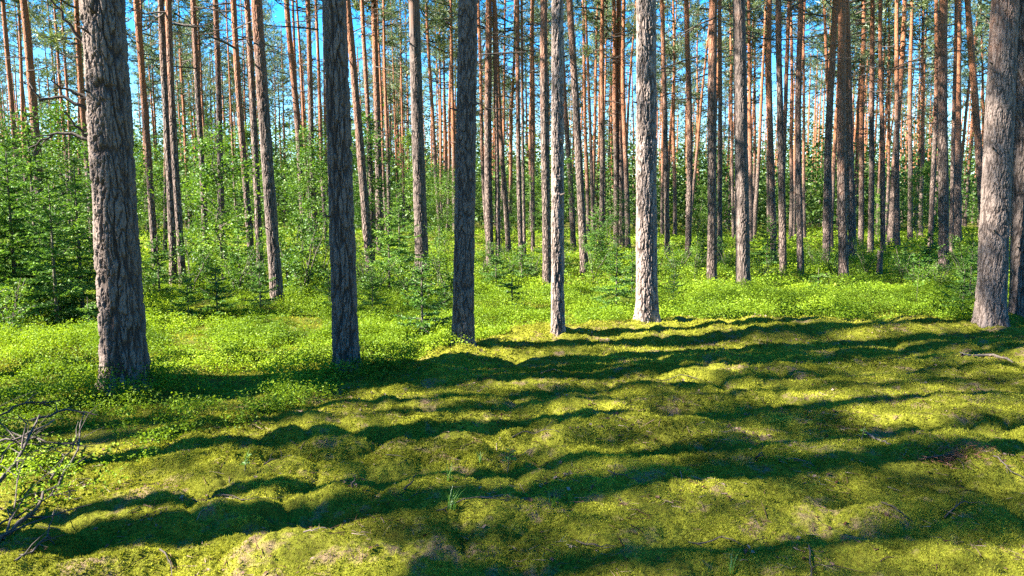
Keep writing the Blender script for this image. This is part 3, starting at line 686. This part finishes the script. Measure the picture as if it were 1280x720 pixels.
# ------------------------------------------------------------------ bilberry carpet
def bilberry():
    rs = np.random.default_rng(91); s = Soup()
    def patch(n, ylo, yhi, leaf, hmax, per, spread, keep=1.0):
        Y = np.sqrt(rs.uniform(ylo ** 2, yhi ** 2, n)); X = rs.uniform(-.78, .78, n) * Y
        m = plants(X, Y); cl = .55 + .8 * perlin(X * .9 + 5, Y * .9) + .35 * perlin(X * 3.3, Y * 3.3 + 70)
        dens = np.clip(cl * 2.4 - .45, .10, 1)
        k = (rs.random(n) < m * keep * dens); X, Y = X[k], Y[k]
        lush = 1 + .9 * np.exp(-((X - 4.2) / 2.2) ** 2 - ((Y - 11.3) / 1.3) ** 2)
        hh = lush * hmax * np.clip(cl[k] + .5 * perlin(X * 2.6, Y * 2.6 + 50), .2, 1.5) * rs.uniform(.5, 1.25, len(X))
        Z = ground(X, Y)
        n2 = len(X) * per
        Px = np.repeat(X, per) + rs.normal(size=n2) * spread; Py = np.repeat(Y, per) + rs.normal(size=n2) * spread
        Pz = np.repeat(Z, per) + np.repeat(hh, per) * rs.beta(2.2, 1.2, n2)
        V, Q = leaves(np.stack([Px, Py, Pz], 1), leaf * rs.uniform(.6, 1.3, n2), rs, .5, .6)
        tone = np.repeat(np.clip(rs.normal(.45, .17, len(X)) + .5 * perlin(X * .8 + 60, Y * .8), 0, 1), per) + rs.normal(0, .07, n2)
        s.add(V, None, Q, np.repeat(np.clip(tone, 0, 1), 4), 0)
        # stems
        kk = rs.random(len(X)) < .35; b = np.stack([X[kk], Y[kk], Z[kk] - .01], 1)
        D = unit(rs.normal(size=(len(b), 3)) * .25 + [0, 0, 1])
        V, Tt = blades(b, D, hh[kk] * 1.0, .006, rs); s.add(V, Tt, None, .2, 0)
    patch(34000, 3.0, 9.5, .023, .21, 14, .034)
    patch(52000, 8.5, 15, .029, .22, 12, .045)
    patch(30000, 14, 26, .052, .26, 10, .09)
    patch(20000, 25, 60, .13, .28, 6, .25)
    o = obj('bilberry_carpet', s.build('bilberry_carpet', [M_bil]))
    tag(o, 'bright green bilberry carpet covering the ground behind the moss', None, None, 'stuff')
bilberry()

# ------------------------------------------------------------------ moss pile and litter
def moss_pile():
    rs = np.random.default_rng(95); s = Soup()
    for n, lo, hi, ln in ((230000, 2.2, 4.6, .013), (210000, 4.4, 7.5, .019), (160000, 7.2, 12.5, .028)):
        Y = np.sqrt(rs.uniform(lo ** 2, hi ** 2, n)); X = rs.uniform(-.78, .78, n) * Y
        k = rs.random(n) < np.maximum(mossy(X, Y), .7) * np.clip(.62 + 1.1 * perlin(X * 2.3, Y * 2.3 + 12), .1, 1)
        X, Y = X[k], Y[k]; Z = ground(X, Y); m = len(X)
        tone = np.clip(.5 + .5 * perlin(X * 1.1, Y * 1.1 + 3) + .25 * perlin(X * 9, Y * 9) + rs.normal(0, .14, m), 0, 1)
        for e in range(3):
            D = unit(rs.normal(size=(m, 3)) * .75 + [0, 0, .75])
            V, Tt = blades(np.stack([X, Y, Z - .003], 1), D, ln * rs.uniform(.6, 1.4, m), ln * .42, rs)
            s.add(V, Tt, None, np.repeat(tone, 3), 0)
    o = obj('moss_pile', s.build('moss_pile', [M_moss])); tag(o, 'soft yellow-green moss growing over the hummocks', None, None, 'stuff')
moss_pile()
def litter():
    rs = np.random.default_rng(96); s = Soup()
    n = 60000
    Y = np.sqrt(rs.uniform(2.2 ** 2, 11 ** 2, n)); X = rs.uniform(-.78, .78, n) * Y
    k = rs.random(n) < np.clip(.16 + 1.7 * perlin(X * 1.9 + 33, Y * 1.9) + .8 * perlin(X * 6, Y * 6 + 21), .04, 1) * mossy(X, Y)
    X, Y = X[k], Y[k]; m = len(X); Z = ground(X, Y) + .008
    D = unit(rs.normal(size=(m, 3)) * [1, 1, .12])
    V, Tt = blades(np.stack([X, Y, Z], 1), D, rs.uniform(.03, .09, m), rs.uniform(.002, .0045, m), rs); s.add(V, Tt, None, np.repeat(rs.random(m), 3), 0)
    f = rs.random(m) < .16
    V, Q = leaves(np.stack([X, Y, Z], 1)[f], rs.uniform(.012, .035, f.sum()), rs, .6, .8); s.add(V, None, Q, np.repeat(rs.random(f.sum()), 4), 0)
    n = 2600                                # short bits of stick
    Y = np.sqrt(rs.uniform(2.2 ** 2, 11 ** 2, n)); X = rs.uniform(-.78, .78, n) * Y
    k = rs.random(n) < np.clip(.35 + 1.2 * perlin(X * 1.2 + 3, Y * 1.2 + 8), .08, 1) * np.clip(mossy(X, Y) + .2, 0, 1)
    for x, y in zip(X[k], Y[k]):
        L = rs.uniform(.04, .20); a = rs.uniform(0, 6.28); t = np.linspace(-.5, .5, 4)
        px, py = x + np.cos(a) * L * t, y + np.sin(a) * L * t
        Pp = np.stack([px, py, ground(px, py) + .004 + rs.normal(0, .12) * L * t], 1) + rs.normal(size=(4, 3)) * .05 * L * [1, 1, .4]
        V, Q = tube(Pp, np.linspace(rs.uniform(.0015, .0035), .001, 4), 4); s.add(V, None, Q, rs.random())
    o = obj('needle_litter', s.build('needle_litter', [M_litter])); tag(o, 'scattered dry needles and bark flakes lying on the moss', None, None, 'stuff')
litter()
print('ground cover', round(time.time() - T0, 1))

# ------------------------------------------------------------------ fallen twigs and branches
def branch_mesh(P, r0, r1, rs, side=3, mat_=M_twig, name='twig'):
    s = Soup(); P = np.asarray(P, float); k = len(P)
    V, Q = tube(P, np.linspace(r0, r1, k), 7); s.add(V, None, Q)
    for q in range(side):
        i = rs.integers(1, max(2, k - 1)); c = P[i]; ax = unit(P[min(i + 1, k - 1)] - P[i - 1])
        L = np.linalg.norm(P[-1] - P[0]) * rs.uniform(.15, .4)
        d = unit(ax + rs.normal(size=3) * [.8, .8, .4]); t = np.linspace(0, 1, 4)
        B = c + d * (t * L)[:, None] + rs.normal(size=(4, 3)) * .06 * L * t[:, None]
        V, Q = tube(B, np.linspace(r0 * .5, r1 * .6, 4), 5); s.add(V, None, Q)
    return s.build(name, [mat_], True)
def ground_branch(name, pts, r0, r1, label, cat, side=2, mt=M_twig, lift=(0.0,), seed=0, group=None):
    rs = np.random.default_rng(seed + 300)
    G = np.array([at(u, v) for u, v in pts])
    t = np.linspace(0, 1, len(G)); tt = np.linspace(0, 1, max(8, len(G) * 3))
    X = np.interp(tt, t, G[:, 0]); Y = np.interp(tt, t, G[:, 1])
    lf = np.interp(tt, np.linspace(0, 1, len(lift)), lift) * .6
    Z = ground(X, Y) + r0 * .7 + lf
    if max(lift) == 0: Z = np.maximum(Z, np.linspace(Z[0], Z[-1], len(Z)))
    Pp = np.stack([X, Y, Z], 1); Pp[1:-1] += rs.normal(size=(len(Pp) - 2, 3)) * r0 * .6
    o0 = Pp[len(Pp) // 2].copy()
    o = obj(name, branch_mesh(Pp - o0, r0, r1, rs, side, mt, name), None, o0)
    tag(o, label, cat, group); return o
ground_branch('fallen_branch', [(1202, 454), (1232, 451), (1266, 456)], .018, .012, 'thick grey fallen branch lying on moss near the leaning pale pine', 'branch', 1, M_paletwig)
ground_branch('fallen_branch', [(-12, 574), (30, 570), (70, 553)], .010, .005, 'pale bare branch jutting in above the bilberry at the left edge', 'branch', 1, M_paletwig, (.22, .24, .30), 3)
ground_branch('fallen_branch', [(-5, 700), (28, 660), (60, 632), (95, 600), (108, 545)], .011, .004, 'long dark dead branch curving up from the lower left corner', 'branch', 4, M_twig, (.02, .04, .10, .16, .30), 4)
ground_branch('fallen_branch', [(40, 545), (85, 537), (118, 540)], .010, .004, 'thin dry branch across the top of the brush at left edge', 'branch', 5, M_twig, (.22, .26, .2), 5)
ground_branch('fallen_branch', [(-10, 640), (30, 600), (52, 560)], .012, .005, 'steep bent dead branch rising behind the long dark one at left', 'branch', 5, M_twig, (.1, .26, .42), 6)
ground_branch('fallen_branch', [(-20, 560), (20, 540), (60, 530)], .010, .004, 'dry branch with many side twigs topping the brush at left edge', 'branch', 7, M_twig, (.3, .34, .3), 7)
ground_branch('fallen_branch', [(1080, 548), (1098, 560), (1113, 568)], .009, .005, 'short pale stick on moss left of the rusty dry spray', 'branch', 0, M_paletwig, (.01, .02, .01), 8)
for k, (pts, lf, lb) in enumerate([
    ([(-20, 600), (15, 575), (50, 570)], (.05, .2, .22), 'thin grey branch low in the brush at the left edge, under the pale bare one'),
    ([(5, 690), (20, 640), (30, 590)], (0, .15, .3), 'thin upright dry shoot in the left brush, right of the lower left corner'),
    ([(-10, 660), (50, 640), (100, 625)], (.04, .1, .05), 'thin drooping twig branch across the foot of the left brush'),
    ([(60, 610), (90, 585), (100, 560)], (.02, .15, .3), 'slender curved dry branch at the right end of the left brush'),
    ([(-15, 545), (10, 560), (45, 590)], (.36, .28, .05), 'thin dry branch sloping down to the right in the left brush'),
    ([(10, 560), (60, 575), (120, 570)], (.25, .2, .1), 'long thin dry branch reaching out of the left brush towards the bilberry'),
    ([(20, 720), (60, 690), (70, 650)], (0, .05, .12), 'dry twig branch standing at bottom left corner')]):
    ground_branch('dead_branch', pts, .006, .002, lb, 'branch', 9, M_twig, lf, 60 + k, 'brush of dead branches at the left edge')
tw = [((240, 626), (280, 634), (325, 640), 'long thin twig on moss at lower left'), ((505, 625), (520, 640), (532, 652), 'small upright dark twig left of the long shadow'),
      ((600, 640), (640, 628), (672, 622), 'pale branching twig beside the middle of the long shadow'), ((545, 655), (580, 647), (640, 640), 'grey twig lying along the long shadow'),
      ((945, 585), (955, 575), (960, 562), 'dark broken stick standing up in moss above the long shadow'), ((970, 578), (995, 582), (1018, 588), 'pale stick beside the dark broken stick'),
      ((994, 460), (996, 448), (998, 438), 'short dark peg standing in moss below the bright bilberry'), ((672, 470), (690, 468), (705, 471), 'twig on moss below the slim pale pine'),
      ((580, 462), (584, 470), (588, 476), 'twig near the foot of the half-lit straight pine'), ((1150, 498), (1165, 493), (1180, 497), 'thin twig on shaded moss at right'),
      ((1240, 590), (1262, 600), (1290, 606), 'pale twig at the right edge beside the rusty spray'), ((1010, 690), (1012, 720), (1016, 745), 'twig lying at the bottom edge right of middle'),
      ((760, 600), (775, 606), (800, 612), 'twig lying in the shadow right of the green seedling'), ((380, 687), (395, 690), (412, 688), 'whitish chip of wood in shade at lower left'),
      ((440, 622), (446, 630), (450, 640), 'tiny stick on bright moss left of the small upright twig'), ((1100, 640), (1120, 652), (1140, 656), 'thin twig on half-shaded moss at lower right'),
      ((860, 690), (900, 684), (930, 690), 'thin twig at the bottom edge left of the grass blades'), ((640, 560), (668, 556), (700, 560), 'dark twig behind the green seedling'),
      ((330, 590), (352, 584), (372, 590), 'thin twig at the edge of the bilberry leaves'), ((1180, 650), (1205, 640), (1230, 646), 'grey twig on moss at far lower right'),
      ((820, 480), (850, 474), (880, 478), 'twig on a moss hummock in the middle distance'), ((720, 690), (745, 700), (770, 697), 'brown twig at the bottom edge near middle'),
      ((200, 690), (212, 700), (216, 716), 'small twig in shade at bottom left')]
for k, (a, b_, c, lb) in enumerate(tw):
    up = 'stand' in lb or 'upright' in lb
    ground_branch('twig', [a, b_, c] if not up else [a, ((a[0] * 2 + c[0]) / 3, a[1] - .5), ((a[0] + c[0]) / 2, a[1] - 1)], .0042 if not up else .007, .0014, lb, 'twig', 3, M_paletwig if 'pale' in lb or 'whit' in lb else M_twig, (0.005, .03, .01) if not up else (0, .06, .13), 20 + k, 'twigs lying on the moss')
# rusty dry spray of conifer needles
def rusty():
    rs = np.random.default_rng(5); s = Soup(); n = 620
    p = at(1188, 580); z0 = ground(p[0], p[1]).item()
    a = rs.uniform(0, 6.28, n); r = np.abs(rs.normal(0, .11, n))
    X, Y = np.cos(a) * r * 1.5, np.sin(a) * r
    Pn = np.stack([X, Y, ground(p[0] + X, p[1] + Y) - z0 + .01 + rs.uniform(0, .03, n)], 1)
    V, Tt = blades(Pn, unit(rs.normal(size=(n, 3)) * [1, 1, .4]), rs.uniform(.03, .06, n), .004, rs); s.add(V, Tt, None, np.repeat(rs.random(n), 3), 0)
    tw_ = Soup(); V, Q = tube(np.array([[-.16, 0, .02], [0, .02, .035], [.17, .05, .02]]), [.006, .005, .003], 5); tw_.add(V, None, Q, .3)
    o = empty('dry_spray', (p[0], p[1], z0)); obj('stem', tw_.build('stem', [M_twig]), o); obj('needles', s.build('needles', [M_dry]), o); tag(o, 'rusty red-brown dry conifer spray lying on moss at right', 'dead spray')
rusty()
# grass and seedlings
def grass(u, v, n, h, label):
    rs = np.random.default_rng(int(u)); p = at(u, v); z = ground(p[0], p[1]).item(); s = Soup()
    for q in range(n):
        az = rs.uniform(0, 6.28); L = h * rs.uniform(.6, 1.1); ln = rs.uniform(.1, .7); t = np.linspace(0, 1, 5)
        c = np.array([math.cos(az), math.sin(az), 0]); b0 = rs.normal(size=3) * [.012, .012, 0]
        Pp = b0 + c * (ln * L * t ** 2)[:, None] + np.array([0, 0, 1]) * (L * (t - .25 * ln * t ** 2))[:, None]
        w = np.array([-c[1], c[0], 0]) * .0028; ww = np.linspace(1, .1, 5)[:, None]
        V = np.concatenate([Pp - w * ww, Pp + w * ww]); Q = [[i, i + 1, i + 6, i + 5] for i in range(4)]
        s.add(V, None, Q, rs.uniform(.3, .9))
    o = obj('grass_tuft', s.build('grass_tuft', [M_grass]), None, (p[0], p[1], z)); tag(o, label, 'grass', 'small grass tufts in the moss')
grass(565, 652, 18, .13, 'grass tuft growing beside the middle of the long shadow')
grass(562, 612, 12, .11, 'grass tuft on bright moss left of the green seedling')
grass(916, 724, 9, .12, 'bright grass blades poking up at the bottom edge')
grass(600, 586, 7, .10, 'thin grass tuft just left of the green seedling')
grass(690, 640, 8, .10, 'grass tuft near the pale branching twig')
grass(310, 588, 10, .12, 'grass tuft at the edge of the bilberry, front left')
def seedling(u, v, h, n, label, name='green_seedling'):
    rs = np.random.default_rng(int(u + v)); p = at(u, v); z = ground(p[0], p[1]).item()
    root = empty(name, (p[0], p[1], z)); tag(root, label, 'seedling')
    P_ = np.stack([np.linspace(0, .02, 5), np.zeros(5), np.linspace(-.01, h, 5)], 1)
    V, Q = tube(P_, [.003, .003, .0025, .002, .0015], 6); obj('stem', mesh('stem', V, None, Q, [M_stem], True), root)
    s = Soup()
    t = rs.uniform(.35, 1, n); az = np.arange(n) * 2.4
    sw = max(0, h - .2) * .22; LP = np.stack([.02 * t + np.cos(az) * sw * rs.random(n), np.sin(az) * sw * rs.random(n), h * t], 1); D = unit(np.stack([np.cos(az), np.sin(az), rs.uniform(0, .5, n)], 1))
    V, Q = leaves(LP, min(h, .16) * rs.uniform(.28, .45, n), rs, .7, .6, D); s.add(V, None, Q, np.repeat(rs.uniform(.6, 1, n), 4))
    obj('foliage', s.build('foliage', [M_grass]), root)
seedling(634, 590, .14, 9, 'bright green leafy seedling standing alone in the middle of the moss')
seedling(1076, 560, .09, 7, 'tiny green seedling right of the pale stick on moss')
seedling(306, 600, .10, 8, 'small pale-leaved seedling at the front edge of bilberry, left')
seedling(1145, 382, .9, 90, 'thin leafy birch seedling rising from bilberry left of the leaning pale pine', 'birch_seedling')
seedling(1130, 345, .9, 110, 'yellow-green birch seedling before the back wood, right of the snag', 'birch_seedling')
seedling(1198, 388, .62, 8, 'thin green shoot standing in the bilberry beside the leaning pale pine', 'green_shoot')
# broken grey snag
def snag():
    rs = np.random.default_rng(3); p = at(1099, 345); z = ground(p[0], p[1]).item(); n = 20
    zz = np.linspace(-.1, .62, 30); th = np.arange(n) * 2 * np.pi / n
    rr = .062 * (1 + .25 * np.exp(-np.clip(zz, 0, None) / .12))[:, None] * (1 + .08 * rs.normal(size=(30, n)))
    Z = np.repeat(zz[:, None], n, 1); Z[-1] += rs.uniform(-.06, .05, n); Z[-2] = np.minimum(Z[-2], Z[-1] - .01)
    V = np.stack([rr * np.cos(th), rr * np.sin(th), Z], -1).reshape(-1, 3)
    i = np.arange(29)[:, None] * n; j = np.arange(n)[None]; j2 = (j + 1) % n
    Q = np.stack([i + j, i + j2, i + n + j2, i + n + j], -1).reshape(-1, 4)
    V = np.vstack([V, [[0, 0, .56]]]); T = [[29 * n + a, 29 * n + (a + 1) % n, len(V) - 1] for a in range(n)]
    o = obj('tree_stump', mesh('tree_stump', V, T, Q, [M_paletwig], True), None, (p[0], p[1], z)); tag(o, 'knee-high broken grey snag standing in bilberry before the back wood', 'stump')
snag()

# ------------------------------------------------------------------ bare dead branches on the pine left of the thickest one
host = [o for o in bpy.data.objects if o.name.startswith('pine_tree') and abs(o.location.x - at(117, 312)[0]) < .01 and abs(o.location.y - at(117, 312)[1]) < .01][0]
def px_at_depth(u, v, Y):
    d = ray(u, v); t = Y / d[1]; return np.array([d[0] * t, Y, H + d[2] * t])
rs = np.random.default_rng(12)
big = [o for o in bpy.data.objects if o.get('label', '').startswith('thickest')][0]
for pts in ([(112, 62), (86, 30), (70, 8), (56, -12)], [(113, 124), (85, 112), (62, 100)], [(113, 137), (80, 122), (52, 124), (36, 108)], [(114, 174), (80, 165), (58, 172), (38, 186)], [(116, 178), (100, 162), (82, 140)]):
    Yd = big.location.y
    P_ = np.array([px_at_depth(u, v, Yd - .05 * i) for i, (u, v) in enumerate(pts)]) - np.array(big.location)
    tt = np.linspace(0, 1, 10); t = np.linspace(0, 1, len(P_)); P_ = np.stack([np.interp(tt, t, P_[:, i]) for i in range(3)], 1) + rs.normal(size=(10, 3)) * .008
    obj('dead_branch', branch_mesh(P_, .017, .005, rs, 3, M_twig, 'dead_branch'), big)

# ------------------------------------------------------------------ light, sky, camera
w = bpy.data.worlds.new('World'); C.world = w; w.use_nodes = True
nt = w.node_tree; bg = nt.nodes['Background']
sky = nt.nodes.new('ShaderNodeTexSky'); sky.sky_type = 'NISHITA'; sky.sun_disc = False
sky.sun_elevation = SUN_EL; sky.sun_rotation = R(90) - SUN_AZ
sky.air_density = 1.0; sky.dust_density = .2; sky.ozone_density = 4
hs = nt.nodes.new('ShaderNodeHueSaturation'); hs.inputs['Saturation'].default_value = 1.45
nt.links.new(sky.outputs[0], hs.inputs['Color']); nt.links.new(hs.outputs[0], bg.inputs[0]); bg.inputs[1].default_value = .066
sl = bpy.data.lights.new('sun', 'SUN'); sl.energy = 5.0; sl.angle = R(.55); sl.color = (1, .94, .84)
so = bpy.data.objects.new('sun', sl); COL.objects.link(so); so.location = (-20, -8, 20)
from mathutils import Vector
dirv = Vector((math.cos(SUN_AZ) * math.cos(SUN_EL), math.sin(SUN_AZ) * math.cos(SUN_EL), math.sin(SUN_EL)))
so.rotation_euler = dirv.to_track_quat('Z', 'Y').to_euler()

cam = bpy.data.cameras.new('camera'); cam.sensor_width = 36; cam.lens = 36 * F / 1280; cam.clip_end = 3000; cam.clip_start = .05
co = bpy.data.objects.new('camera', cam); COL.objects.link(co); co.location = (0, 0, H); co.rotation_euler = (R(90) - PITCH, 0, 0)
C.camera = co
C.view_settings.view_transform = 'Standard'; C.view_settings.look = 'None'; C.view_settings.gamma = 1; C.view_settings.exposure = 2.95
C.cycles.max_bounces = 6; C.cycles.diffuse_bounces = 3; C.cycles.glossy_bounces = 2; C.cycles.transmission_bounces = 3
C.cycles.caustics_reflective = False; C.cycles.caustics_refractive = False
C.cycles.use_denoising = False
print('built in', round(time.time() - T0, 1))
